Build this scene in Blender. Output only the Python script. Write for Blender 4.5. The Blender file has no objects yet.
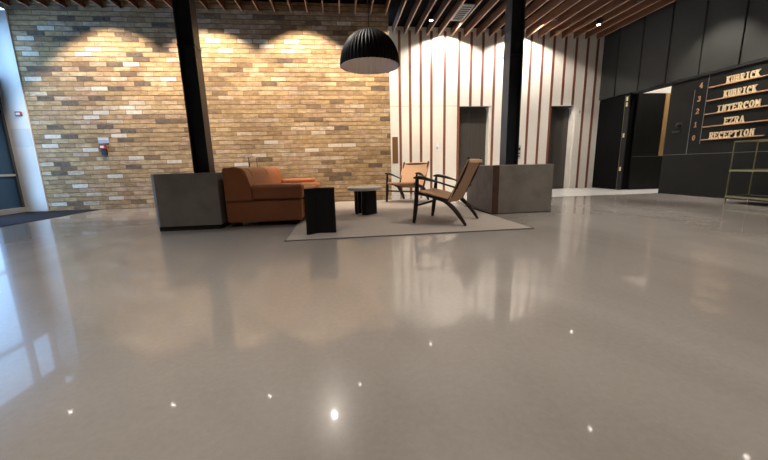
import bpy, bmesh, math, random
from mathutils import Vector, Matrix
PI = math.pi
random.seed(4)
S = bpy.context.scene
COL = S.collection

# ---------------------------------------------------------------- camera
F_PX, PITCH, ROLL, YAW, HC = 333.95, .18939, -.02528, -.12307, .68
cy, sy = math.cos(YAW), math.sin(YAW)
fwd = Vector((-sy*math.cos(PITCH), cy*math.cos(PITCH), -math.sin(PITCH)))
rgt = Vector((cy, sy, 0)); up = rgt.cross(fwd)
r2 = rgt*math.cos(ROLL)+up*math.sin(ROLL); u2 = -rgt*math.sin(ROLL)+up*math.cos(ROLL)
cam = bpy.data.cameras.new('camera'); co = bpy.data.objects.new('camera', cam); COL.objects.link(co)
co.matrix_world = Matrix(((r2.x, u2.x, -fwd.x, 0), (r2.y, u2.y, -fwd.y, 0), (r2.z, u2.z, -fwd.z, HC), (0, 0, 0, 1)))
cam.sensor_fit = 'HORIZONTAL'; cam.sensor_width = 36; cam.lens = F_PX*36/768
cam.clip_start = .02; cam.clip_end = 200
S.camera = co
# ---------------------------------------------------------------- world, exposure
S.view_settings.view_transform = 'Standard'; S.view_settings.look = 'None'
S.view_settings.gamma = 1; S.view_settings.use_curve_mapping = False
S.view_settings.exposure = 1.0
w = bpy.data.worlds.new('daylight'); S.world = w; w.use_nodes = True
bg = w.node_tree.nodes['Background']; bg.inputs[0].default_value = (.42, .68, 1.0, 1); bg.inputs[1].default_value = 2.2

sun = bpy.data.lights.new('daylight_sun', 'SUN'); sun.energy = 2.6; sun.color = (.62, .82, 1.0); sun.angle = math.radians(28)
so_ = bpy.data.objects.new('daylight_sun', sun); COL.objects.link(so_); so_.location = (-8, 0, 3)
so_.rotation_euler = Vector((.25, .96, -.09)).to_track_quat('-Z', 'Y').to_euler()
# spot lights of the downlights: (x, y, z, aim x, aim y, power, cone deg, blend, radius, colour)
WARM = (1.0, .80, .60); NEUT = (1.0, .91, .80)
SPOTS = []
def add_spot(x, y, tx, ty, power, cone, blend=.4, col=NEUT, rad=.03, z=3.44, parent=None):
    l = bpy.data.lights.new('downlight_beam', 'SPOT'); l.energy = power; l.color = col
    l.spot_size = math.radians(cone); l.spot_blend = blend; l.shadow_soft_size = rad
    o = bpy.data.objects.new('downlight_beam', l); COL.objects.link(o)
    o.location = (x, y, z)
    o.rotation_euler = (Vector((tx, ty, 0))-Vector((x, y, z))).to_track_quat('-Z', 'Y').to_euler()
    return o
# wall washers along the brick wall
for x in (-3.9, -2.25, -.6, 1.02): add_spot(x, 5.87, x, 8.0, 126, 92, .35, WARM)
# washers along the striped wall
add_spot(2.45, 7.20, 2.45, 8.30, 90, 136, .15, NEUT, z=3.545)
add_spot(4.228, 7.20, 4.228, 8.30, 90, 136, .15, NEUT, z=3.545)
# lift lobby downlights
for x in (1.93, 3.6, 5.47): add_spot(x, 6.95, x, 6.95, 60, 75, .6, NEUT)
add_spot(7.3, 6.2, 7.3, 7.4, 90, 130, .5, NEUT)  # unseen lamp added past the opening to brighten the corridor wall
# washers along the black panelled wall
for y in (5.25, 4.0, 2.6): add_spot(5.35, y, 7.2, y, 115, 68, .7, NEUT)
# downlight above the seating, throws the shade of the pendant on the rug
add_spot(-.30, 5.05, .5, 4.75, 45, 118, .5, NEUT, .02)
# downlights over the open floor; the stronger one is added to light plinth and chairs
for x, y in ((3.73, 4.17), (-3.9, 3.6), (5.3, 3.37), (2.2, 3.0), (-1.2, 1.9), (1.2, 1.7), (-3.6, 2.0), (3.6, 2.2), (-.9, 1.1), (2.4, .6), (-2.9, .1), (.6, -.6), (4.8, .9), (-4.6, -1.2), (-.4, -2.4), (3.4, -1.6)):
    add_spot(x, y, x, y, 95 if x == 2.2 else 62, 92, .9, NEUT, .025)

# ---------------------------------------------------------------- helpers
def tag(o, label=None, cat=None, group=None, kind=None):
    if label: o['label'] = label
    if cat: o['category'] = cat
    if group: o['group'] = group
    if kind: o['kind'] = kind
    return o
def empty(name, loc, rz=0, **k):
    o = bpy.data.objects.new(name, None); COL.objects.link(o); o.empty_display_size = .1
    o.location = loc; o.rotation_euler = (0, 0, rz); return tag(o, **k)
def link(name, bm, mats, parent=None, loc=(0, 0, 0), smooth=False, **k):
    me = bpy.data.meshes.new(name); bmesh.ops.recalc_face_normals(bm, faces=bm.faces)
    bm.to_mesh(me); bm.free()
    for m in (mats if isinstance(mats, (list, tuple)) else [mats]): me.materials.append(m)
    if smooth:
        for p in me.polygons: p.use_smooth = True
        me.set_sharp_from_angle(angle=math.radians(38))
    o = bpy.data.objects.new(name, me); COL.objects.link(o); o.location = loc
    if parent is not None: o.parent = parent
    return tag(o, **k)
def box(bm, x0, x1, y0, y1, z0, z1, r=0, seg=2, mi=0):
    n0 = len(bm.faces)
    g = bmesh.ops.create_cube(bm, size=1)
    for v in g['verts']:
        v.co = Vector(((x0+x1)/2+v.co.x*(x1-x0), (y0+y1)/2+v.co.y*(y1-y0), (z0+z1)/2+v.co.z*(z1-z0)))
    fs = set(f for v in g['verts'] for f in v.link_faces)
    for f in fs: f.material_index = mi
    if r:
        es = set(e for v in g['verts'] for e in v.link_edges)
        bmesh.ops.bevel(bm, geom=list(es), offset=r, segments=seg, affect='EDGES', profile=.5)
    return bm
def mb(*a, **k):
    bm = bmesh.new(); return box(bm, *a, **k) if a else bm
def tube(bm, pts, rad, n=10, squash=1.0, side=Vector((1, 0, 0)), flat=False):
    """swept tube; rad a number or list; squash flattens it along the 2nd axis"""
    pts = [Vector(p) for p in pts]; rs = rad if isinstance(rad, (list, tuple)) else [rad]*len(pts)
    rings = []
    for i, p in enumerate(pts):
        d = (pts[min(i+1, len(pts)-1)]-pts[max(i-1, 0)]).normalized()
        s = side-d*side.dot(d)
        if s.length < 1e-4: s = Vector((0, 1, 0))-d*d.y
        s.normalize(); t = d.cross(s)
        rings.append([bm.verts.new(p+s*math.cos(a)*rs[i]+t*math.sin(a)*rs[i]*squash) for a in [2*PI*k/n for k in range(n)]])
    for a, b in zip(rings, rings[1:]):
        for k in range(n): bm.faces.new((a[k], a[(k+1) % n], b[(k+1) % n], b[k]))
    bm.faces.new(rings[0]); bm.faces.new(rings[-1][::-1])
    if flat:
        for v in bm.verts: v.co.z = max(0, v.co.z)
    return bm
def cyl(bm, x, y, z0, z1, r, n=32, r1=None):
    return tube(bm, [(x, y, z0), (x, y, z1)], [r, r if r1 is None else r1], n)
def prism(bm, poly, z0, z1, mi=0):
    a = [bm.verts.new((x, y, z0)) for x, y in poly]; b = [bm.verts.new((x, y, z1)) for x, y in poly]
    n = len(poly)
    fs = [bm.faces.new(a[::-1]), bm.faces.new(b)]+[bm.faces.new((a[i], a[(i+1) % n], b[(i+1) % n], b[i])) for i in range(n)]
    for f in fs: f.material_index = mi
    return bm

# ---------------------------------------------------------------- materials
def mat(name, col, rough=.6, metal=0, spec=.5, var=0, scale=8, bump=0, bscale=60, stretch=(1, 1, 1), emit=None, estr=0, alt=None):
    m = bpy.data.materials.new(name); m.use_nodes = True; nt = m.node_tree; b = nt.nodes['Principled BSDF']
    b.inputs['Base Color'].default_value = (*col, 1); b.inputs['Roughness'].default_value = rough
    b.inputs['Metallic'].default_value = metal; b.inputs['Specular IOR Level'].default_value = spec
    tc = nt.nodes.new('ShaderNodeTexCoord'); mp = nt.nodes.new('ShaderNodeMapping'); mp.inputs['Scale'].default_value = stretch
    nt.links.new(tc.outputs['Object'], mp.inputs[0])
    if var or alt:
        n = nt.nodes.new('ShaderNodeTexNoise'); n.inputs['Scale'].default_value = scale; n.inputs['Detail'].default_value = 5
        nt.links.new(mp.outputs[0], n.inputs[0])
        r = nt.nodes.new('ShaderNodeValToRGB'); r.color_ramp.elements[0].position = .3; r.color_ramp.elements[1].position = .7
        a = alt or tuple(c*(1-var) for c in col); c2 = col if alt else tuple(min(1, c*(1+var)) for c in col)
        r.color_ramp.elements[0].color = (*a, 1); r.color_ramp.elements[1].color = (*c2, 1)
        nt.links.new(n.outputs[0], r.inputs[0]); nt.links.new(r.outputs[0], b.inputs['Base Color'])
    if bump:
        n = nt.nodes.new('ShaderNodeTexNoise'); n.inputs['Scale'].default_value = bscale; nt.links.new(mp.outputs[0], n.inputs[0])
        bp = nt.nodes.new('ShaderNodeBump'); bp.inputs['Strength'].default_value = bump; bp.inputs['Distance'].default_value = .01
        nt.links.new(n.outputs[0], bp.inputs['Height']); nt.links.new(bp.outputs[0], b.inputs['Normal'])
    if emit:
        b.inputs['Emission Color'].default_value = (*emit, 1); b.inputs['Emission Strength'].default_value = estr
    return m
BRH, BRW = .082, .28
def brick_material():
    m = bpy.data.materials.new('stock_brick'); m.use_nodes = True; nt = m.node_tree; N = nt.nodes; L = nt.links
    b = N['Principled BSDF']; b.inputs['Roughness'].default_value = .9; b.inputs['Specular IOR Level'].default_value = .25
    def math_(op, a, c=None):
        n = N.new('ShaderNodeMath'); n.operation = op
        for i, v in enumerate((a, c)):
            if v is None: continue
            if hasattr(v, 'links'): L.new(v, n.inputs[i])
            else: n.inputs[i].default_value = v
        return n.outputs[0]
    tc = N.new('ShaderNodeTexCoord'); 
    wob = N.new('ShaderNodeTexNoise'); wob.inputs['Scale'].default_value = 9; wob.inputs['Detail'].default_value = 3; L.new(tc.outputs['Object'], wob.inputs[0])
    sp = N.new('ShaderNodeSeparateXYZ'); L.new(tc.outputs['Object'], sp.inputs[0])
    wz = math_('MULTIPLY', math_('SUBTRACT', wob.outputs[0], .5), .018)
    v = math_('DIVIDE', math_('ADD', sp.outputs[2], wz), BRH); row = math_('FLOOR', v)
    u = math_('ADD', math_('DIVIDE', sp.outputs[0], BRW), math_('FRACT', math_('MULTIPLY', row, .37)))
    colm = math_('FLOOR', u)
    fu, fv = math_('FRACT', u), math_('FRACT', v)
    du = math_('MULTIPLY', math_('MINIMUM', fu, math_('SUBTRACT', 1, fu)), BRW*2.2)
    dv = math_('MULTIPLY', math_('MINIMUM', fv, math_('SUBTRACT', 1, fv)), BRH)
    d = math_('MINIMUM', du, dv)
    mr = N.new('ShaderNodeMapRange'); mr.inputs['From Min'].default_value = .003; mr.inputs['From Max'].default_value = .009; L.new(d, mr.inputs[0])
    cb = N.new('ShaderNodeCombineXYZ'); L.new(colm, cb.inputs[0]); L.new(row, cb.inputs[1])
    wn = N.new('ShaderNodeTexWhiteNoise'); wn.noise_dimensions = '2D'; L.new(cb.outputs[0], wn.inputs[0])
    rp = N.new('ShaderNodeValToRGB'); e = rp.color_ramp.elements
    cols = [(0, (.17, .13, .10)), (.03, (.22, .155, .10)), (.09, (.34, .235, .14)), (.25, (.43, .30, .165)), (.55, (.50, .36, .20)), (.75, (.56, .43, .27)), (.88, (.47, .32, .21)), (1, (.64, .54, .41))]
    e[0].position, e[0].color = 0, (*cols[0][1], 1); e[1].position, e[1].color = 1, (*cols[-1][1], 1)
    for p, c in cols[1:-1]:
        x = e.new(p); x.color = (*c, 1)
    L.new(wn.outputs[0], rp.inputs[0])
    # smears and weathering inside the bricks
    n2 = N.new('ShaderNodeTexNoise'); n2.inputs['Scale'].default_value = 11; n2.inputs['Detail'].default_value = 8; n2.inputs['Roughness'].default_value = .7
    mp = N.new('ShaderNodeMapping'); mp.inputs['Scale'].default_value = (.6, 1, 1.6); L.new(tc.outputs['Object'], mp.inputs[0]); L.new(mp.outputs[0], n2.inputs[0])
    r2_ = N.new('ShaderNodeMapRange'); r2_.inputs['From Min'].default_value = .3; r2_.inputs['From Max'].default_value = .7; r2_.inputs['To Min'].default_value = .5; r2_.inputs['To Max'].default_value = 1.4; L.new(n2.outputs[0], r2_.inputs[0])
    mx = N.new('ShaderNodeMix'); mx.data_type = 'RGBA'; mx.blend_type = 'MULTIPLY'; mx.inputs[0].default_value = 1
    L.new(rp.outputs[0], mx.inputs[6]); L.new(r2_.outputs[0], mx.inputs[7])
    m2 = N.new('ShaderNodeMix'); m2.data_type = 'RGBA'; L.new(mr.outputs[0], m2.inputs[0]); m2.inputs[6].default_value = (.21, .155, .10, 1); L.new(mx.outputs[2], m2.inputs[7])
    L.new(m2.outputs[2], b.inputs['Base Color'])
    hh = math_('ADD', mr.outputs[0], math_('MULTIPLY', n2.outputs[0], .9))
    hh = math_('ADD', hh, math_('MULTIPLY', wn.outputs[0], .5))
    bp = N.new('ShaderNodeBump'); bp.inputs['Strength'].default_value = .8; bp.inputs['Distance'].default_value = .008; L.new(hh, bp.inputs['Height']); L.new(bp.outputs[0], b.inputs['Normal'])
    return m
def floor_material():
    m = mat('polished_concrete', (.36, .335, .31), .2, spec=.18); nt = m.node_tree; N = nt.nodes; L = nt.links; b = N['Principled BSDF']
    tc = N.new('ShaderNodeTexCoord')
    n1 = N.new('ShaderNodeTexNoise'); n1.inputs['Scale'].default_value = .55; n1.inputs['Detail'].default_value = 4; n1.inputs['Distortion'].default_value = .8
    n2 = N.new('ShaderNodeTexNoise'); n2.inputs['Scale'].default_value = 45; n2.inputs['Detail'].default_value = 8; n2.inputs['Roughness'].default_value = .7
    mp = N.new('ShaderNodeMapping'); mp.inputs['Scale'].default_value = (1.4, .7, 1); mp.inputs['Rotation'].default_value = (0, 0, .5); L.new(tc.outputs['Object'], mp.inputs[0]); L.new(mp.outputs[0], n1.inputs[0])
    L.new(tc.outputs['Object'], n2.inputs[0])
    r1 = N.new('ShaderNodeValToRGB'); r1.color_ramp.elements[0].position = .33; r1.color_ramp.elements[1].position = .66
    r1.color_ramp.elements[0].color = (.248, .221, .200, 1); r1.color_ramp.elements[1].color = (.36, .332, .308, 1)
    L.new(n1.outputs[0], r1.inputs[0])
    r3 = N.new('ShaderNodeMapRange'); r3.inputs['From Min'].default_value = .3; r3.inputs['From Max'].default_value = .7; r3.inputs['To Min'].default_value = .94; r3.inputs['To Max'].default_value = 1.06; L.new(n2.outputs[0], r3.inputs[0])
    mx = N.new('ShaderNodeMix'); mx.data_type = 'RGBA'; mx.blend_type = 'MULTIPLY'; mx.inputs[0].default_value = 1
    L.new(r1.outputs[0], mx.inputs[6]); L.new(r3.outputs[0], mx.inputs[7]); L.new(mx.outputs[2], b.inputs['Base Color'])
    r4 = N.new('ShaderNodeMapRange'); r4.inputs['To Min'].default_value = .18; r4.inputs['To Max'].default_value = .26; b.inputs['Coat Weight'].default_value = .42; b.inputs['Coat Roughness'].default_value = .042; b.inputs['Coat IOR'].default_value = 1.45; L.new(n1.outputs[0], r4.inputs[0]); L.new(r4.outputs[0], b.inputs['Roughness'])
    bp = N.new('ShaderNodeBump'); bp.inputs['Strength'].default_value = .04; bp.inputs['Distance'].default_value = .01; L.new(n1.outputs[0], bp.inputs['Height']); L.new(bp.outputs[0], b.inputs['Normal'])
    return m
def glass_material(name, tint, amt):
    m = bpy.data.materials.new(name); m.use_nodes = True; nt = m.node_tree; N = nt.nodes; L = nt.links
    N.remove(N['Principled BSDF']); out = N['Material Output']
    t = N.new('ShaderNodeBsdfTransparent'); t.inputs[0].default_value = (*tint, 1)
    g = N.new('ShaderNodeBsdfGlossy'); g.inputs['Roughness'].default_value = .03
    fr = N.new('ShaderNodeFresnel'); fr.inputs[0].default_value = 1.45
    ge = N.new('ShaderNodeNewGeometry'); mm = N.new('ShaderNodeMath'); mm.operation = 'SUBTRACT'; mm.inputs[0].default_value = 1; L.new(ge.outputs['Backfacing'], mm.inputs[1])
    ml = N.new('ShaderNodeMath'); ml.operation = 'MULTIPLY'; L.new(fr.outputs[0], ml.inputs[0]); L.new(mm.outputs[0], ml.inputs[1])
    mx = N.new('ShaderNodeMixShader'); L.new(ml.outputs[0], mx.inputs[0]); L.new(t.outputs[0], mx.inputs[1]); L.new(g.outputs[0], mx.inputs[2]); L.new(mx.outputs[0], out.inputs[0])
    return m
M_BRICK = brick_material(); M_PALE = mat('pale_brick', (.70, .64, .54), .9, var=.15, scale=18); M_DARK = mat('burnt_brick', (.15, .115, .085), .85, var=.4, scale=18)
M_FLOOR = floor_material()
M_BLACKPAINT = mat('black_ceiling_paint', (.006, .006, .006), .95, spec=.05)
M_SLAT = mat('slat_timber_shaded', (.14, .054, .025), .55, var=.25, scale=5, stretch=(6, .5, 6))  # slat sides, darkened so the colour holds their shade
M_SLAT_LIT = mat('slat_bounce_light', (.50, .32, .23), .5, var=.1, scale=5, stretch=(6, .5, 6))  # same slats from below, floor bounce put into the paler colour
M_WHITE = mat('white_panel', (.80, .76, .69), .55, var=.02)
M_STRIPE = mat('timber_stripe', (.21, .078, .045), .5, var=.2, scale=4, stretch=(8, 8, .6))
M_STEEL = mat('black_steel', (.022, .025, .031), .4, spec=.5, var=.2, scale=3)
M_PANEL = mat('charcoal_panel', (.027, .028, .025), .55, spec=.3, var=.08, scale=2)
M_SIGNW = mat('black_sign_panel', (.0085, .0083, .007), .6, spec=.18, var=.12, scale=3)
M_GAP = mat('panel_gap', (.004, .004, .004), .8)
M_CONC = mat('cast_concrete', (.235, .21, .185), .75, var=.16, scale=5, bump=.15, bscale=40)
M_CONCD = mat('concrete_plinth', (.03, .028, .027), .8)
M_CORTEN = mat('rusted_steel_strip', (.075, .035, .022), .6, var=.3, scale=10)
M_LEATHER = mat('tan_leather', (.34, .115, .04), .42, spec=.5, var=.10, scale=4, bump=.12, bscale=160)
M_SEAM = mat('leather_piping', (.20, .065, .025), .5)
M_BLACKWOOD = mat('black_stained_wood', (.007, .0065, .006), .55, spec=.25, var=.3, scale=6, stretch=(8, 8, .8))
M_STONE = mat('pale_terrazzo', (.80, .76, .70), .4, var=.12, scale=40)
M_RUG = mat('wool_rug', (.38, .335, .30), .95, spec=.1, var=.12, scale=90, bump=.5, bscale=260)
M_RUGE = mat('rug_binding', (.20, .18, .16), .95, spec=.1)
M_WALNUT = mat('dark_walnut', (.022, .010, .007), .45, spec=.3, var=.35, scale=12, stretch=(3, 3, .7))
M_BRASS = mat('brass', (.30, .27, .14), .4, metal=.8)
M_GOLD = mat('gilded_letters', (.85, .68, .42), .45, metal=.2, var=.08)
M_COPPER = mat('copper_ledge', (.66, .36, .19), .4, metal=.4)
M_GREYLINE = mat('engraved_line', (.22, .22, .21), .6)
M_TAN = mat('oak_veneer', (.50, .30, .11), .5, var=.12, scale=3, stretch=(8, 8, .5))
M_MARBLE = mat('white_marble', (.70, .69, .67), .18, var=.05, scale=3)
M_LIFT = mat('brushed_steel_door', (.12, .11, .10), .38, metal=.6, var=.06, scale=3, stretch=(10, 10, .4))
M_LIFTF = mat('dark_lift_frame', (.03, .028, .026), .45)
M_COLW = mat('white_paint', (.80, .81, .82), .5)
M_BLUEG = mat('blue_door_glass', (.04, .10, .19), .3, spec=.3)
M_FRAME = mat('grey_door_frame', (.06, .075, .10), .4)
M_ALU = mat('pale_aluminium', (.55, .55, .52), .4, metal=.3)
M_MAT = mat('blue_grey_entrance_mat', (.035, .040, .055), .95, spec=.1, var=.2, scale=60, bump=.4, bscale=200)
M_RED = mat('red_plastic', (.38, .06, .05), .4)
M_PLATE = mat('grey_plate', (.42, .47, .52), .4)
M_PALEPL = mat('pale_plate', (.66, .70, .74), .4)
M_BLK = mat('black_plastic', (.01, .01, .01), .4)
M_GLASS = glass_material('window_glass', (.80, .88, .95), 1)
M_LENS = mat('lit_lens', (1, 1, 1), .5, emit=(1, .92, .82), estr=30)
M_SHADE = mat('pendant_outer', (.010, .009, .009), .6)
M_SHADEIN = mat('pendant_inner', (.88, .83, .81), .8)
M_VENT = mat('grey_vent', (.34, .34, .34), .5)
def weave_material(name, c1, c2, f):
    m = mat(name, c1, .75, spec=.3); nt = m.node_tree; N = nt.nodes; L = nt.links; b = N['Principled BSDF']
    tc = N.new('ShaderNodeTexCoord'); wv = N.new('ShaderNodeTexWave'); wv.inputs['Scale'].default_value = f; wv.bands_direction = 'X'
    wv.inputs['Distortion'].default_value = .6; L.new(tc.outputs['Object'], wv.inputs[0])
    mx = N.new('ShaderNodeMix'); mx.data_type = 'RGBA'; L.new(wv.outputs[1], mx.inputs[0]); mx.inputs[6].default_value = (*c1, 1); mx.inputs[7].default_value = (*c2, 1)
    L.new(mx.outputs[2], b.inputs['Base Color'])
    bp = N.new('ShaderNodeBump'); bp.inputs['Strength'].default_value = .4; bp.inputs['Distance'].default_value = .004; L.new(wv.outputs[1], bp.inputs['Height']); L.new(bp.outputs[0], b.inputs['Normal'])
    return m
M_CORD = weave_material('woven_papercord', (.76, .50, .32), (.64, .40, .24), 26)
M_CORD_SHADED = weave_material('woven_papercord_shaded', (.46, .27, .15), (.36, .20, .10), 26)  # same cord, darkened so the seat's shade sits in its colour

# ---------------------------------------------------------------- the setting
YB, YS, XR, XL, HS, HP = 6.915, 7.877, 6.378, -5.84, 3.485, 3.66
ST = dict(kind='structure')
link('floor', mb(XL-.1, 9.2, -5.1, 8.2, -.1, 0), M_FLOOR, **ST)
link('trim_1', mb(2.0, XR+1.9, 6.08, 7.92, 0, .004), M_MARBLE, label='white marble floor strip in front of the lifts', **ST)
ceil = link('ceiling', mb(XL-.1, 9.2, -5.1, 8.2, HP, HP+.1), M_BLACKPAINT, **ST)
xs = [.99-.291*k for k in range(24)]
xs = [x for x in xs if x > XL]
for x in xs:
    SL = link('slat_lit_edge', mb(x-.011, x+.011, -3.2, YB-.0158*x-.005, HS, HS+.004), M_SLAT_LIT, None)
    s_ = link('slat', mb(x-.011, x+.011, -3.2, YB-.0158*x-.005, HS+.004, HS+.16), M_SLAT, ceil); SL.parent = s_
xsr = [1.27, 1.53, 1.79, 2.04, 2.30]+[2.60+.296*k for k in range(13)]
for x in xsr:
    SL = link('slat_lit_edge', mb(x-.011, x+.011, -3.2, YS-.004, HS, HS+.004), M_SLAT_LIT, None)
    s_ = link('slat', mb(x-.011, x+.011, -3.2, YS-.004, HS+.004, HS+.16), M_SLAT, ceil); SL.parent = s_

# brick wall, its pale and burnt bricks standing a little proud
TILT = -.0158
bw = mb(-5.50, 1.035, 0, .3, 0, HP)
pale = [(53.5,28),(26,39),(22,54),(33.4,79),(101,49),(79.5,54),(124,64),(164,78),(94,88.7),(124,107.4),(133,112),(60,136.6),(84.7,150),(52,164),(118,176.5),(77,186),(118.6,136),(86,118),(105.6,112.6),(114.7,198),(54,204),(139.5,157.5),(175,161),(48,146.5),(275,141.7),(313,149.6),(330.5,145),(242.6,164),(256.4,155),(354,143.6),(239,30),(212,40),(239,40),(253.5,40),(268,40),(260.6,45),(227.4,49.5),(294,40),(294.5,50),(345,22),(339,45)]
burnt = [(96,17.7),(85,28),(32.6,34),(122.5,34),(55,39),(158,49.5),(87,49),(111,64),(61,69.6),(78,79.5),(143,83.4),(108,89),(52.7,98.6),(95,98.6),(74,104),(30,98.6),(164,25),(141,54),(100.4,127),(121,131.4),(74,136.6),(70,164),(53.5,174),(141,166),(53.5,127.7),(167,121.7)]
done = set()
for lst, mi in ((pale, 1), (burnt, 2)):
    for px, py in lst:
        d = fwd+r2*((px-384)/F_PX)-u2*((py-230)/F_PX)
        # wall plane: y = YB + TILT*x
        t = YB/(d.y-TILT*d.x); X, Z = d.x*t, HC+d.z*t
        row = math.floor(Z/BRH); off = (row*.37) % 1.0; c = math.floor(X/BRW+off)
        if (row, c) in done: continue
        done.add((row, c))
        x0, x1 = (c-off)*BRW, (c+1-off)*BRW
        if x0 < -5.49 or x1 > 1.03: continue
        box(bw, x0+.007, x1-.007, -.004, .02, row*BRH+.007, (row+1)*BRH-.007, mi=mi)
wb = link('wall_brick', bw, [M_BRICK, M_PALE, M_DARK], loc=(0, YB, 0), **ST); wb.rotation_euler.z = TILT

# striped wall with two lift openings
LL, LR, LT = (2.82, 3.60), (5.11, 5.75), 2.0
bm = mb()
for x0, x1, z0, z1 in ((.9, LL[0], 0, HP), (LL[0], LL[1], LT, HP), (LL[1], LR[0], 0, HP), (LR[0], LR[1], LT, HP), (LR[1], XR+.1, 0, HP)):
    box(bm, x0, x1, YS, YS+.25, z0, z1)
wst = link('wall_back', bm, M_WHITE, **ST)
for x, z0 in [(1.414, 0), (1.651, 0), (1.899, 0), (2.145, 0), (2.458, 0), (2.79, 0), (3.075, LT), (3.352, LT), (3.64, 0), (3.92, 0), (4.21, 0), (4.515, 0), (4.81, 0), (5.085, 0), (5.375, LT+.02), (5.655, LT+.02), (5.945, 0), (6.20, 0)]:
    link('stripe', mb(x-.029, x+.029, YS-.006, YS+.004, z0, HS+.1), M_STRIPE, wst)
link('joint', mb(1.03, LL[0], YS-.0012, YS+.002, LT+.003, LT+.010), M_GREYLINE, wst)
for i, (x0, x1) in enumerate((LL, LR)):
    d = empty('door_%d' % (i+1), ((x0+x1)/2, YS, 0), label=('left' if i == 0 else 'right')+' lift door of dark brushed steel in the striped wall', **ST)
    hw = (x1-x0)/2
    fb = mb(-hw, -hw+.015, .02, .24, 0, LT); box(fb, -hw+.015, hw-.09, .02, .24, LT-.03, LT)
    link('frame', fb, M_LIFTF, d)
    link('reveal', mb(hw-.05, hw, .02, .24, 0, LT), M_WHITE, d)
    link('door_leaf', mb(-hw+.015, -hw*.25-.002, .16, .19, 0, LT-.03), M_LIFT, d)
    link('door_leaf', mb(-hw*.25+.002, hw-.05, .16, .19, 0, LT-.03), M_LIFT, d)
link('trim_2', mb(LL[1], LR[0], YS-.012, YS, 0, .05), M_STEEL, **ST)

# black right wall: sign wall below, panelled bulkhead above
BZ = 2.095
link('wall_right', mb(XR, XR+.16, -5, 6.05, 0, BZ), M_SIGNW, **ST)
bh = link('wall_right_upper', mb(XR, XR+.16, -5, 7.9, BZ+.02, HP), M_GAP, **ST)
ys = [7.876, 7.41, 6.79, 6.17, 5.55, 4.93, 4.31, 3.69, 3.07, 2.45, 1.2, -.4, -2]
for a, b in zip(ys, ys[1:]):
    link('panel', mb(XR-.03, XR, b+.014, a-.014 if a < 7.8 else a, BZ+.03, HP), M_PANEL, bh)
link('trim_3', mb(XR-.035, XR+.16, -5, 6.9, BZ-.012, BZ+.022), M_GAP, **ST)
link('trim_4', mb(XR-.003, XR, 2.0, 6.04, .752, .757), M_GREYLINE, label='thin horizontal joint line low on the sign wall', **ST)
link('trim_5', mb(XR-.003, XR, 5.372, 5.378, .93, BZ-.012), M_GREYLINE, **ST)
link('trim_6', mb(XR-.003, XR, 5.585, 5.591, .757, 1.88), M_GREYLINE, **ST)
# jamb between the striped wall and the corridor opening
link('wall_jamb', mb(XR, XR+.16, 6.98, 7.876, 0, BZ+.02), M_BLACKPAINT, **ST)
dj = empty('door_3', (XR, 6.98, 0), label='black door frame with gold hinges beside the striped wall', **ST)
link('door_edge', mb(-.028, 0, -.02, .10, 0.004, BZ-.02), M_GAP, dj)
link('edge_strip', mb(-.031, -.026, .092, .10, 0.004, BZ-.02), M_BRASS, dj)
for z in (.48, 1.22, 1.88, 2.0):
    link('hinge', mb(-.045, -.028, .015, .055, z-.045, z+.045, r=.004), M_GOLD, dj)
# corridor beyond the opening
link('wall_corridor', mb(XR+.16, 9.1, 6.99, 7.1, 0, HP), M_WHITE, **ST)
cp = link('corridor_panel', mb(XR+.16, 9.0, 6.93, 6.99, 0, 2.10), M_SIGNW, **ST)
cp.name = 'trim_7'
link('panel_line', mb(XR+.16, 9.0, 6.927, 6.93, .745, .750), M_GREYLINE, cp)
link('oak_strip', mb(7.19, 7.355, 6.918, 6.93, .752, 2.10), M_TAN, cp)
link('wall_corridor_end', mb(9.1, 9.2, -5, 8.2, 0, HP), M_WHITE, **ST)

# left: white column, glazed side wall
link('wall_left_pier', mb(XL-.12, -5.47, 6.975, 7.35, 0, 3.42, r=.004), M_COLW, **ST)
link('baseboard_left', mb(XL, -5.468, 6.968, 6.975, 0, .07), M_COLW, **ST)
link('wall_left_lintel', mb(XL-.12, XL, -5, 7.0, 3.2, HP), M_BLACKPAINT, **ST)
link('wall_left_rear', mb(XL-.12, XL, -5, 3.925, 0, 3.2), M_BLACKPAINT, **ST)
d3 = empty('door_4', (XL, 6.725, 0), label='blue glazed entrance door beside the white column', **ST)
# local y -0.35 .. 0.42
fb = mb(-.08, 0, .205, .25, 0, 3.2); box(fb, -.08, 0, -.25, -.205, 0, 3.2); box(fb, -.08, 0, -.205, .205, 2.3, 2.38)
link('frame', fb, M_FRAME, d3)
link('pane', mb(-.05, -.035, -.205, .205, .10, 2.3), M_BLUEG, d3)
link('pane', mb(-.05, -.035, -.205, .205, 2.38, 3.2), M_GLASS, d3)
link('sill', mb(-.09, .02, -.25, .25, .0, .10, r=.006), M_ALU, d3)
link('rail', mb(-.035, .0, -.205, .205, .665, .70), M_ALU, d3)
link('notice', mb(-.035, -.03, -.19, .05, 1.24, 1.38), M_PALEPL, d3)  # pale patch standing in for the bright daylight of the glazing
n = 1
for y0, y1 in ((5.2, 6.475), (3.925, 5.2)):
    wn_ = empty('window_%d' % n, (XL, (y0+y1)/2, 0), **ST); n += 1; h = (y1-y0)/2
    fb = mb(-.08, 0, -h, -h+.03, 0, 3.2); box(fb, -.08, 0, h-.03, h, 0, 3.2); box(fb, -.08, 0, -h+.03, h-.03, 0, .12); box(fb, -.08, 0, -h+.03, h-.03, 2.3, 2.36); box(fb, -.08, 0, -h+.03, h-.03, .95, 1.0)
    link('window_frame', fb, M_FRAME, wn_)
    link('window_pane', mb(-.05, -.04, -h+.03, h-.03, .12, 3.2), M_GLASS, wn_)
link('wall_rear', mb(XL-.1, 9.2, -5.2, -5.1, 0, HP), M_COLW, **ST)

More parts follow.
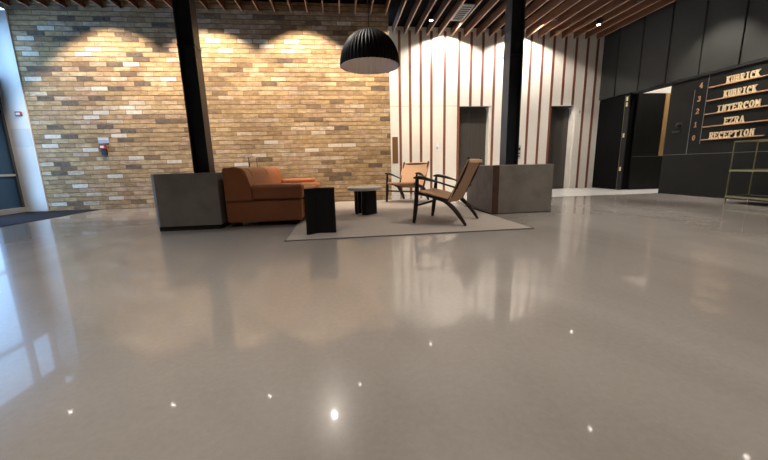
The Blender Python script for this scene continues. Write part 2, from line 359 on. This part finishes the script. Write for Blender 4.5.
# ---------------------------------------------------------------- steel columns and concrete plinths
def column(x, y, z0, label):
    o = empty('steel_column', (x, y, z0), label=label, cat='column'); h = HP-z0
    bm = mb(-.094, -.080, -.092, .092, 0, h); box(bm, .080, .094, -.092, .092, 0, h); box(bm, -.080, .080, -.006, .006, 0, h)
    link('shaft', bm, M_STEEL, o)
    z = 2.12-z0
    bm = mb(-.100, -.094, -.094, .094, z-.010, z+.010); box(bm, .094, .100, -.094, .094, z-.010, z+.010); box(bm, -.080, .080, -.088, -.006, z-.005, z+.005)
    link('splice_plate', bm, M_STEEL, o)
    return o
column(-1.715, 4.57, .652, 'black steel column rising from the dark concrete plinth beside the sofa')
column(2.425, 4.675, .652, 'black steel column rising from the concrete plinth behind the armchair, in front of the striped wall')
o = empty('concrete_plinth', (-1.77, 4.515, 0), label='dark concrete plinth under the steel column left of the orange sofa', cat='plinth')
link('body', prism(mb(), [(-.305, -.45), (.365, -.45), (.365, .45), (-.355, .45), (-.355, -.40)], .055, .652), M_CONC, o)
link('recessed_base', mb(-.33, .33, -.43, .43, 0, .055), M_CONCD, o)
o = empty('concrete_plinth', (2.43, 4.72, 0), label='concrete plinth with a rusty corner strip behind the woven armchair', cat='plinth')
link('body', mb(-.43, .43, -.46, .46, .008, .652, r=.005), M_CONC, o)
link('corner_strip', mb(-.43, -.345, -.466, -.455, .008, .650), M_CORTEN, o)
link('base_line', mb(-.42, .42, -.45, .45, 0, .008), M_CONCD, o)

# ---------------------------------------------------------------- rug, mat
rg = link('area_rug', mb(-.55, 1.95, 3.19, 6.62, .0, .010, r=.004), M_RUG, label='pale grey wool rug under the coffee table and woven armchairs', cat='rug')
bm = mb()
for a in ((-.555, 1.955, 3.18, 3.195), (-.555, 1.955, 6.615, 6.63), (-.56, -.545, 3.18, 6.63), (1.945, 1.96, 3.18, 6.63)): box(bm, *a, .0, .0105)
link('edge_binding', bm, M_RUGE, rg)
link('entrance_mat', mb(XL+.03, -4.57, 2.6, 6.96, 0, .008), M_MAT, label='dark blue-grey entrance mat along the glazed door', cat='mat')

# ---------------------------------------------------------------- sofa
RZ = .012
so = empty('leather_sofa', (-.9, 5.3, 0), label='orange tan leather sofa with low rounded arms beside the dark concrete plinth', cat='sofa')
Y0, Y1 = -1.17, 1.17     # local y
def soft(name, parent, m=M_LEATHER, r=.04, seg=5, *b, **k):
    return link(name, mb(*b, r=r, seg=seg), m, parent, smooth=True, **k)
soft('base', so, M_LEATHER, .02, 3, -.465, .415, Y0, Y1, .055, .303)
# backrest: profile in x-z extruded along y
prof = [(-.465, .306), (-.465, .67), (-.458, .694), (-.44, .706), (-.34, .710), (-.28, .704), (-.24, .686), (-.21, .65), (-.188, .59), (-.165, .50), (-.15, .306)]
def backrest(y0, y1):
    bm = mb(); a = [bm.verts.new((x, y0, z)) for x, z in prof]; b = [bm.verts.new((x, y1, z)) for x, z in prof]; n = len(prof)
    bm.faces.new(a); bm.faces.new(b[::-1])
    for i in range(n): bm.faces.new((a[i], b[i], b[(i+1) % n], a[(i+1) % n]))
    bmesh.ops.bevel(bm, geom=[e for e in bm.edges if abs(e.verts[0].co.y-e.verts[1].co.y) < 1e-6], offset=.014, segments=3, affect='EDGES')
    return bm
for y0, y1 in ((Y0, Y0+.26), (Y0+.262, Y0+1.165), (Y0+1.169, Y1-.262), (Y1-.26, Y1)):
    link('back_cushion', backrest(y0, y1), M_LEATHER, so, smooth=True)
for y0, y1 in ((Y0, Y0+.26), (Y1-.26, Y1)):
    a = soft('armrest', so, M_LEATHER, .055, 6, -.17, .435, y0, y1, .306, .502)
    yy = y0+.004 if y0 == Y0 else y1-.004
    link('piping', tube(mb(), [(-.45, yy, .304), (.41, yy, .304)], .005, 6), M_SEAM, a)
for y0, y1 in ((Y0+.265, -.003), (.003, Y1-.265)):
    soft('seat_cushion', so, M_LEATHER, .05, 6, -.165, .53, y0, y1, .29, .425)
soft('seat_front', so, M_LEATHER, .02, 3, .40, .49, Y0+.265, Y1-.265, .07, .295)
for x in (-.38, .30):
    for y in (Y0+.15, Y1-.15): link('leg', mb(x-.03, x+.03, y-.03, y+.03, 0, .06), M_BLK, so)

# slim stand behind the sofa
st = empty('plant_stand', (-1.545, 6.25, 0), label='slim metal stand with small round pale top behind the sofa back', cat='stand')
link('top', cyl(mb(), 0, 0, .885, .90, .095, 24), M_STONE, st)
for a in range(3):
    t = 2*PI*a/3+.2
    link('leg', tube(mb(), [(.085*math.cos(t), .085*math.sin(t), .886), (.1*math.cos(t), .1*math.sin(t), 0)], .006, 8), M_STEEL, st)

# ---------------------------------------------------------------- side table (folded black boards)
t = empty('side_table', (-.22, 3.52, .0125), label='small black side table with a folded front standing on the rug corner', cat='table')
link('left_board', prism(mb(), [(-.15, -.12), (-.128, -.128), (-.037, -.045), (-.05, .0), (-.13, .10), (-.15, .10)], 0, .452), M_BLACKWOOD, t)
link('right_board', prism(mb(), [(-.037, -.045), (.125, -.072), (.145, -.068), (.145, .10), (.12, .10), (-.05, .0)], 0, .452), M_BLACKWOOD, t)
link('top', prism(mb(), [(-.15, -.122), (-.128, -.13), (-.037, -.047), (.13, -.074), (.147, -.068), (.147, .10), (-.15, .10)], .452, .462), M_BLACKWOOD, t)
# coffee table
t = empty('coffee_table', (.33, 4.78, .0125), label='round coffee table with pale stone top on black crossed boards', cat='table')
bm = tube(mb(), [(0, 0, z) for z in (.338, .343, .375, .382)], [.235, .248, .25, .243], 48)
link('tabletop', bm, M_STONE, t, smooth=True)
def board(x0, y0, x1, y1, h=.338, th=.035, slot=False):
    d = Vector((x1-x0, y1-y0, 0)); nrm = Vector((-d.y, d.x, 0)).normalized()*th/2
    return prism(mb(), [(x0+nrm.x, y0+nrm.y), (x1+nrm.x, y1+nrm.y), (x1-nrm.x, y1-nrm.y), (x0-nrm.x, y0-nrm.y)], 0, h)
link('leg_board', board(-.145, .05, -.055, .08), M_BLACKWOOD, t)
link('leg_board', board(-.13, -.04, -.10, .14), M_BLACKWOOD, t)
link('leg_board', board(-.005, -.15, .15, -.03), M_BLACKWOOD, t)
link('leg_board', board(-.055, -.13, .005, -.15), M_BLACKWOOD, t)

# ---------------------------------------------------------------- lounge chairs
def sheet(rows, th):
    """closed thin shell from rows of points (top side) with thickness along -normal"""
    bm = mb(); nr, nc = len(rows), len(rows[0])
    top = [[bm.verts.new(p) for p in r] for r in rows]
    nrm = []
    for i in range(nr):
        rr = []
        for j in range(nc):
            a = Vector(rows[min(i+1, nr-1)][j])-Vector(rows[max(i-1, 0)][j]); b = Vector(rows[i][min(j+1, nc-1)])-Vector(rows[i][max(j-1, 0)][j] if False else rows[i][max(j-1, 0)])
            rr.append(a.cross(b).normalized())
        nrm.append(rr)
    bot = [[bm.verts.new(Vector(rows[i][j])+nrm[i][j]*th) for j in range(nc)] for i in range(nr)]
    for i in range(nr-1):
        for j in range(nc-1):
            bm.faces.new((top[i][j], top[i][j+1], top[i+1][j+1], top[i+1][j])); bm.faces.new((bot[i][j], bot[i+1][j], bot[i+1][j+1], bot[i][j+1]))
    for i in range(nr-1):
        bm.faces.new((top[i][0], top[i+1][0], bot[i+1][0], bot[i][0])); bm.faces.new((top[i][-1], bot[i][-1], bot[i+1][-1], top[i+1][-1]))
    for j in range(nc-1):
        bm.faces.new((top[0][j], bot[0][j], bot[0][j+1], top[0][j+1])); bm.faces.new((top[-1][j], top[-1][j+1], bot[-1][j+1], bot[-1][j]))
    return bm
def curve_pts(ctrl, n=8):
    out = []; P = [Vector(c) for c in ctrl]
    for i in range(len(P)-1):
        p0, p1, p2, p3 = P[max(i-1, 0)], P[i], P[i+1], P[min(i+2, len(P)-1)]
        for k in range(n):
            t = k/n; out.append(.5*((2*p1)+(p2-p0)*t+(2*p0-5*p1+4*p2-p3)*t*t+(3*p1-p0-3*p2+p3)*t**3))
    out.append(P[-1]); return out
def lounge_chair(label, loc, rz):
    c = empty('lounge_chair', loc, rz, label=label, cat='armchair', group='woven lounge chairs on the rug')
    for s in (-1, 1):
        # front leg rises to the arm
        p = curve_pts([(s*.302, -.285, 0), (s*.302, -.255, .25), (s*.308, -.235, .515)])
        link('front_leg', tube(mb(), p, [.014+.012*math.sin(PI*min(1, i/(len(p)-1)*.9+.08)) for i in range(len(p))], 12, flat=True), M_WALNUT, c, smooth=True)
        # curved rear leg
        p = curve_pts([(s*.262, -.02, .285), (s*.265, .08, .262), (s*.268, .18, .185), (s*.269, .26, .09), (s*.27, .322, 0)])
        nn = len(p)-1
        link('rear_leg', tube(mb(), p, [.015+.024*math.sin(PI*(i/nn)*.85+.25) for i in range(nn+1)], 12, .6, flat=True), M_WALNUT, c, smooth=True)
        # arm: flat paddle sloping to the back
        p = curve_pts([(s*.318, -.275, .525), (s*.318, -.19, .526), (s*.305, -.02, .485), (s*.29, .12, .442), (s*.283, .225, .41)])
        nn = len(p)-1
        link('armrest', tube(mb(), p, [.018+.026*(math.sin(PI*min(1, i/nn*1.9)) if i/nn < .52 else .05)+.004 for i in range(nn+1)], 12, .42), M_WALNUT, c, smooth=True)
        # side rail and back post
        link('side_rail', tube(mb(), [(s*.285, -.262, .352), (s*.27, -.1, .315), (s*.262, .12, .268)], .016, 10), M_WALNUT, c, smooth=True)
        link('back_post', tube(mb(), curve_pts([(s*.262, .11, .255), (s*.262, .205, .42), (s*.262, .285, .58), (s*.262, .338, .735)], 4), [.016]*12+[.011], 10), M_WALNUT, c, smooth=True)
    link('front_stretcher', tube(mb(), [(-.300, -.258, .205), (.300, -.258, .205)], .014, 10), M_WALNUT, c, smooth=True)
    link('front_rail', tube(mb(), [(-.295, -.27, .345), (.295, -.27, .345)], .016, 10), M_WALNUT, c, smooth=True)
    link('top_rail', tube(mb(), [(-.262, .335, .692), (.262, .335, .692)], .015, 10), M_WALNUT, c, smooth=True)
    link('rear_rail', tube(mb(), [(-.255, .125, .262), (.255, .125, .262)], .014, 10), M_WALNUT, c, smooth=True)
    cols_ = [-1+2*j/12 for j in range(13)]
    rows = []
    for y, z in ((-.292, .335), (-.290, .362), (-.27, .372), (-.22, .366), (-.12, .345), (.0, .315), (.10, .290), (.14, .278)):
        wdt = .272-.03*max(0, (y+.29)/.43)
        rows.append([(wdt*u, y, z-.022*(1-u*u)*(1 if y > -.25 else .2)) for u in cols_])
    link('seat', sheet(rows, .014), M_CORD_SHADED, c, smooth=True)
    rows = []
    for y, z in ((.118, .262), (.150, .33), (.19, .42), (.235, .52), (.278, .61), (.312, .68), (.325, .712), (.338, .720), (.352, .712), (.356, .68)):
        rows.append([(.282*u, y+.020*(1-u*u)*(1 if z < .7 and y < .33 else .2), z) for u in cols_])
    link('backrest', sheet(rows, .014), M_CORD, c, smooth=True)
    return c
lounge_chair('woven cord armchair seen from the side, in front of the concrete plinth', (1.237, 3.881, .0125), -2.204)
lounge_chair('woven cord armchair facing the coffee table, in front of the striped wall', (1.25, 6.24, .0125), -.70)

# ---------------------------------------------------------------- pendant lamp
pl = empty('pendant_lamp', (.452, 4.72, 1.975), label='large black ribbed dome pendant lamp hanging above the coffee table', cat='lamp')
R0, HD, NR = .385, .435, 48
def dome(sign, r0, hd, z_off):
    bm = mb(); rings = []
    K = 18
    for k in range(K+1):
        a = k/K*PI/2*.965
        rr = r0*math.cos(a)**.92; zz = hd*math.sin(a)+z_off
        ring = []
        for i in range(NR*2):
            t = 2*PI*i/(NR*2); q = rr*(1+(.015 if i % 2 else -.015))
            ring.append(bm.verts.new((q*math.cos(t), q*math.sin(t), zz)))
        rings.append(ring)
    for a, b in zip(rings, rings[1:]):
        for i in range(NR*2): bm.faces.new((a[i], a[(i+1) % (NR*2)], b[(i+1) % (NR*2)], b[i]))
    return bm
o = link('lamp_shade', dome(1, R0, HD, 0), M_SHADE, pl); md = o.modifiers.new('thick', 'SOLIDIFY'); md.thickness = .004; md.offset = 1
o = link('shade_lining', dome(-1, R0-.008, HD-.010, .0), M_SHADEIN, pl, label='grey-white inside of the shade'); md = o.modifiers.new('thick', 'SOLIDIFY'); md.thickness = .002; md.offset = -1
link('top_cap', tube(mb(), [(0, 0, HD-.01), (0, 0, HD+.012), (0, 0, HD+.03)], [.045, .03, .01], 24), M_SHADE, pl, smooth=True)
link('cord', tube(mb(), [(0, 0, HD+.02), (0, 0, HP-1.975)], .004, 8), M_BLK, pl)
link('bulb', tube(mb(), [(0, 0, HD-.02), (0, 0, HD-.10), (0, 0, HD-.14), (0, 0, HD-.18), (0, 0, HD-.20)], [.02, .02, .045, .04, .01], 20), M_SHADEIN, pl, smooth=True)

# ---------------------------------------------------------------- brass shelving cart by the sign wall
ct = empty('shelf_trolley', (5.95, 3.75, 0), label='slim brass frame shelf trolley standing by the black sign wall', cat='trolley')
hx, hy = .20, .60
for sx in (-1, 1):
    for y in (-hy, hy): link('post', tube(mb(), [(sx*hx, y, 0), (sx*hx, y, .905)], .008, 8), M_BRASS, ct)
bm = mb()
for sx in (-1, 1): tube(bm, [(sx*hx, -hy, .90), (sx*hx, hy, .90)], .009, 8, side=Vector((0, 0, 1)))
for y in (-hy, hy): tube(bm, [(-hx, y, .90), (hx, y, .90)], .009, 8)
link('top_rail', bm, M_BRASS, ct)
for z in (.485, .10):
    sh = link('shelf', mb(-hx, hx, -hy, hy, z-.006, z+.006), M_BLACKWOOD, ct)
    bm = mb()
    for x in (-hx, hx): box(bm, x-.009, x+.009, -hy-.009, hy+.009, z-.012, z+.014)
    for y in (-hy, hy): box(bm, -hx, hx, y-.009, y+.009, z-.012, z+.014)
    link('shelf_rim', bm, M_BRASS, sh)

# ---------------------------------------------------------------- sign lettering (each a word of raised slab letters over a copper ledge)
def arc(cx, cz, rx, rz, a0, a1, n=6):
    return [(cx+rx*math.cos(math.radians(a0+(a1-a0)*i/n)), cz+rz*math.sin(math.radians(a0+(a1-a0)*i/n))) for i in range(n+1)]
G = {
 'I': [[(.5, 0), (.5, 1)], [(.2, 0), (.8, 0)], [(.2, 1), (.8, 1)]],
 'N': [[(.15, 0), (.15, 1), (.85, 0), (.85, 1)], [(0, 0), (.3, 0)], [(.7, 1), (1, 1)]],
 'T': [[(.5, 0), (.5, 1)], [(.05, 1), (.95, 1)], [(.05, .82), (.05, 1)], [(.95, .82), (.95, 1)], [(.3, 0), (.7, 0)]],
 'E': [[(.15, 0), (.15, 1)], [(0, 1), (.85, 1), (.85, .82)], [(0, 0), (.9, 0), (.9, .18)], [(.15, .5), (.65, .5)]],
 'R': [[(.15, 0), (.15, 1)], [(0, 1), (.6, 1)]+arc(.6, .75, .25, .25, 90, -90)+[(.15, .5)], [(.5, .5), (.85, 0), (1, 0)], [(0, 0), (.32, 0)]],
 'C': [arc(.5, .5, .4, .5, 50, 310, 12), [(.85, .68), (.85, 1)]],
 'O': [arc(.5, .5, .4, .5, 0, 360, 16)],
 'M': [[(.1, 0), (.1, 1), (.5, .35), (.9, 1), (.9, 0)], [(0, 0), (.25, 0)], [(.75, 0), (1, 0)]],
 'P': [[(.15, 0), (.15, 1)], [(0, 1), (.6, 1)]+arc(.6, .74, .26, .26, 90, -90)+[(.15, .48)], [(0, 0), (.35, 0)]],
 'K': [[(.15, 0), (.15, 1)], [(.85, 1), (.15, .42)], [(.38, .6), (.85, 0)], [(0, 0), (.3, 0)], [(0, 1), (.3, 1)], [(.7, 1), (1, 1)], [(.7, 0), (1, 0)]],
 'U': [[(.15, 1), (.15, .35)]+arc(.5, .35, .35, .35, 180, 360, 8)+[(.85, 1)], [(0, 1), (.3, 1)], [(.7, 1), (1, 1)]],
 'B': [[(.15, 0), (.15, 1)], [(0, 1), (.55, 1)]+arc(.55, .76, .25, .24, 90, -90)+[(.15, .52)], [(.55, .52)]+arc(.58, .26, .28, .26, 90, -90)+[(0, 0)]],
 'Z': [[(.1, .82), (.1, 1), (.9, 1), (.1, 0), (.9, 0), (.9, .18)]],
 'A': [[(.1, 0), (.5, 1), (.9, 0)], [(.24, .35), (.76, .35)], [(0, 0), (.25, 0)], [(.75, 0), (1, 0)]],
 '4': [[(.7, 0), (.7, 1), (.1, .3), (.95, .3)], [(.5, 0), (.9, 0)]],
 '3': [arc(.45, .75, .32, .25, 150, -80, 8)+arc(.45, .27, .38, .27, 80, -150, 8)],
 '2': [arc(.5, .7, .35, .3, 160, -30, 8)+[(.1, 0), (.9, 0), (.9, .15)]],
 '1': [[(.25, .8), (.5, 1), (.5, 0)], [(.2, 0), (.8, 0)]],
 '0': [arc(.5, .5, .33, .5, 0, 360, 16)],
}
def glyph(ch, w_, h, depth, st_):
    """raised strokes in the y-z plane; reads along -y"""
    bm = mb()
    for pl_ in G[ch]:
        for (a, b), (c, d) in zip(pl_, pl_[1:]):
            p, q = Vector((a*w_, b*h)), Vector((c*w_, d*h)); dr = (q-p)
            if dr.length < 1e-6: continue
            dr.normalize(); p -= dr*st_*.45; q += dr*st_*.45; nn = Vector((-dr.y, dr.x))*st_/2
            quad = [p+nn, q+nn, q-nn, p-nn]
            dd = depth+.0004*len(bm.faces)/6; A_ = [bm.verts.new((0, -v.x, v.y)) for v in quad]; B_ = [bm.verts.new((-dd, -v.x, v.y)) for v in quad]
            bm.faces.new(A_); bm.faces.new(B_[::-1])
            for i in range(4): bm.faces.new((A_[i], A_[(i+1) % 4], B_[(i+1) % 4], B_[i]))
    return bm
LINES = [('KUBRICK', 5.09, 4.632, 1.862, 3.2, '4', 1.90), ('KUBRICK', 5.10, 4.641, 1.645, 3.2, '3', 1.675), ('INTERCOM', 5.17, 4.56, 1.421, 3.2, '2', 1.465), ('EZRA', 5.03, 4.735, 1.208, 3.2, '1', 1.235), ('RECEPTION', 5.225, 4.57, .990, 4.44, '0', 1.005)]
place = {'4': 'top', '3': 'second', '2': 'middle', '1': 'fourth', '0': 'lowest'}
for word, ya, yb, zu, ye, num, zn in LINES:
    s = empty('sign_lettering', (XR, ya, zu), label='raised gold word %s on the %s copper ledge of the black wall' % (word, place[num]), cat='sign', group='tenant names on the black wall')
    n = len(word); cell = (ya-yb)/n
    for i, ch in enumerate(word):
        g = link('letter', glyph(ch, cell*.76, .093, .018, .0125), M_GOLD, s, loc=(0, -i*cell-cell*.1, .018))
    link('ledge', mb(-.032, 0, ye-ya, 5.34-ya, -.004, .010), M_COPPER, s)
    o = link('floor_number', glyph(num, .052, .082, .010, .0095), M_COPPER, loc=(XR, 5.515, zn-.005), label='gold number %s on the black wall left of the word %s%s' % (num, word, '' if word != 'KUBRICK' else ', '+place[num]+' row'), cat='number', group='floor numbers on the black wall')
# small fittings on the sign wall
o = empty('door_sensor', (XR, 5.80, 1.29), label='small round black sensor on the black wall left of the floor numbers', cat='sensor')
link('dome', tube(mb(), [(0, 0, 0), (-.02, 0, 0), (-.04, 0, 0), (-.05, 0, 0)], [.045, .045, .03, .008], 20, side=Vector((0, 1, 0))), M_BLK, o, smooth=True)
link('back_plate', mb(-.006, 0, -.055, .055, -.055, .055), M_BLK, o)
o = empty('card_reader', (XR, 5.84, 1.185), label='flat black card reader under the round sensor on the black wall', cat='card reader')
link('body', mb(-.02, 0, -.09, .07, -.02, .015, r=.004), M_BLK, o)
link('face_plate', mb(-.024, -.02, -.08, .06, -.012, .007), M_STEEL, o)

# ---------------------------------------------------------------- fittings on brick wall, pier and striped wall
def wall_pt(px, py):
    d = fwd+r2*((px-384)/F_PX)-u2*((py-230)/F_PX); t = YB/(d.y-TILT*d.x); return Vector((d.x*t, d.y*t, HC+d.z*t))
p = wall_pt(104, 140.3); o = empty('sign_plate', (p.x, p.y-.006, p.z), TILT, label='small blue-grey notice plate on the brick wall above the red call point', cat='sign')
link('plate', mb(-.095, .095, -.010, 0, -.055, .055, r=.003), M_PLATE, o)
link('printed_strip', mb(-.08, .08, -.0115, -.009, .005, .035), M_PALEPL, o)
p = wall_pt(104, 147); o = empty('fire_call_point', (p.x, p.y-.006, p.z), TILT, label='small red fire call point on the brick wall', cat='call point')
link('body', mb(-.055, .055, -.045, 0, -.04, .04, r=.006), M_RED, o)
link('window', mb(-.03, .03, -.048, -.044, -.02, .02), M_COLW, o)
p = wall_pt(105.5, 152.5); o = empty('key_switch', (p.x, p.y-.006, p.z), TILT, label='black switch box on the brick wall under the red call point', cat='switch')
link('body', mb(-.045, .045, -.035, 0, -.05, .045, r=.004), M_BLK, o)
link('button', mb(-.012, .012, -.04, -.034, -.012, .012, r=.003), M_STEEL, o)
o = empty('fire_call_point', (-5.60, 6.975, 1.745), label='small red call point high on the white column at the left', cat='call point')
link('body', mb(-.05, .05, -.03, 0, -.04, .04, r=.008), M_RED, o)
link('window', mb(-.03, .03, -.033, -.029, -.018, .018), M_COLW, o)
o = link('blank_plate', mb(-.17, .13, -.006, 0, -.155, .155, r=.002), M_PALEPL, loc=(-5.62, 6.975, 1.34), label='pale square blank plate on the white column below the red call point', cat='plate')
o = empty('brass_wall_panel', (1.285, YS, 1.03), label='narrow brown metal panel on the striped wall beside the brick wall corner', cat='panel')
link('plate', mb(-.065, .065, -.012, 0, -.30, .30, r=.002), mat('bronze_plate', (.20, .11, .045), .45, metal=.3), o)
link('edge', mb(-.069, -.063, -.014, 0, -.30, .30), M_COPPER, o)
o = empty('wall_switch', (2.285, YS, 1.09), label='white wall switch on the striped wall above the rear armchair', cat='switch')
link('plate', mb(-.04, .04, -.010, 0, -.09, .09, r=.003), M_COLW, o)
link('rocker', mb(-.02, .02, -.014, -.009, -.05, .0), M_PLATE, o)
o = empty('lift_call_panel', (4.34, YS, .93), label='lift call panel just right of the right steel column', cat='lift panel')
link('plate', mb(-.045, .045, -.010, 0, -.16, .16, r=.002), M_ALU, o)
link('display', mb(-.03, .03, -.013, -.009, .04, .11), M_BLK, o)
for z in (-.03, -.10): link('button', mb(-.018, .018, -.014, -.009, z-.018, z+.018, r=.003), M_BLK, o)
o = empty('lift_indicator', (5.86, YS, 1.86), label='small square lift indicator beside the top of the right lift door', cat='indicator')
link('plate', mb(-.04, .04, -.010, 0, -.06, .06, r=.002), M_WHITE, o)
link('display', mb(-.02, .02, -.012, -.009, -.03, .03), M_PLATE, o)

# ---------------------------------------------------------------- ceiling fittings
v = empty('ceiling_vent', (2.448, 6.78, 3.50), label='pale rectangular vent grille between the ceiling slats', cat='vent')
bm = mb(-.115, -.10, -.34, .34, 0, .02); box(bm, .10, .115, -.34, .34, 0, .02); box(bm, -.10, .10, -.34, -.325, 0, .02); box(bm, -.10, .10, .325, .34, 0, .02)
link('frame', bm, M_VENT, v)
bm = mb()
for k in range(8): box(bm, -.10, .10, -.30+k*.083, -.275+k*.083, .004, .008)
link('grille', bm, M_VENT, v)
link('duct', mb(-.11, .11, -.335, .335, .02, HP-3.50), M_GAP, v)
def fitting(x, y, label, group=None, lens=True, z=3.50):
    o = empty('downlight', (x, y, z), label=label, cat='downlight', group=group)
    link('housing', tube(mb(), [(0, 0, 0), (0, 0, HP-z)], .042, 20), M_BLK, o)
    if lens: link('lens', tube(mb(), [(0, 0, -.004), (0, 0, 0)], .028, 20), M_LENS, o)
    return o
fitting(1.93, 7.12, 'lit round downlight between the slats left of the ceiling vent')
fitting(5.50, 7.02, 'lit round downlight in the slats near the black wall corner', z=3.47)
for x, y, lb in ((4.42, 6.88, 'unlit black spotlight between the slats above the striped wall'), (5.47, 6.0, 'unlit black spotlight between the slats at the top edge, near the black wall')):
    o = empty('spotlight', (x, y, 3.47), label=lb, cat='spotlight')
    link('housing', tube(mb(), [(0, 0, 0), (0, .0, .10), (0, 0, HP-3.47)], [.045, .045, .02], 20), M_BLK, o)
    link('lens', tube(mb(), [(0, 0, -.003), (0, 0, 0)], .03, 20), M_STEEL, o)
for x, y in [(-4.99, 5.93), (-3.23, 5.84), (-1.52, 5.80), (.18, 5.86), (3.73, 4.17), (5.51, 3.37)]:
    fitting(x, y, 'lit round downlight mirrored as a bright dot in the polished floor', group='downlights over the open floor')
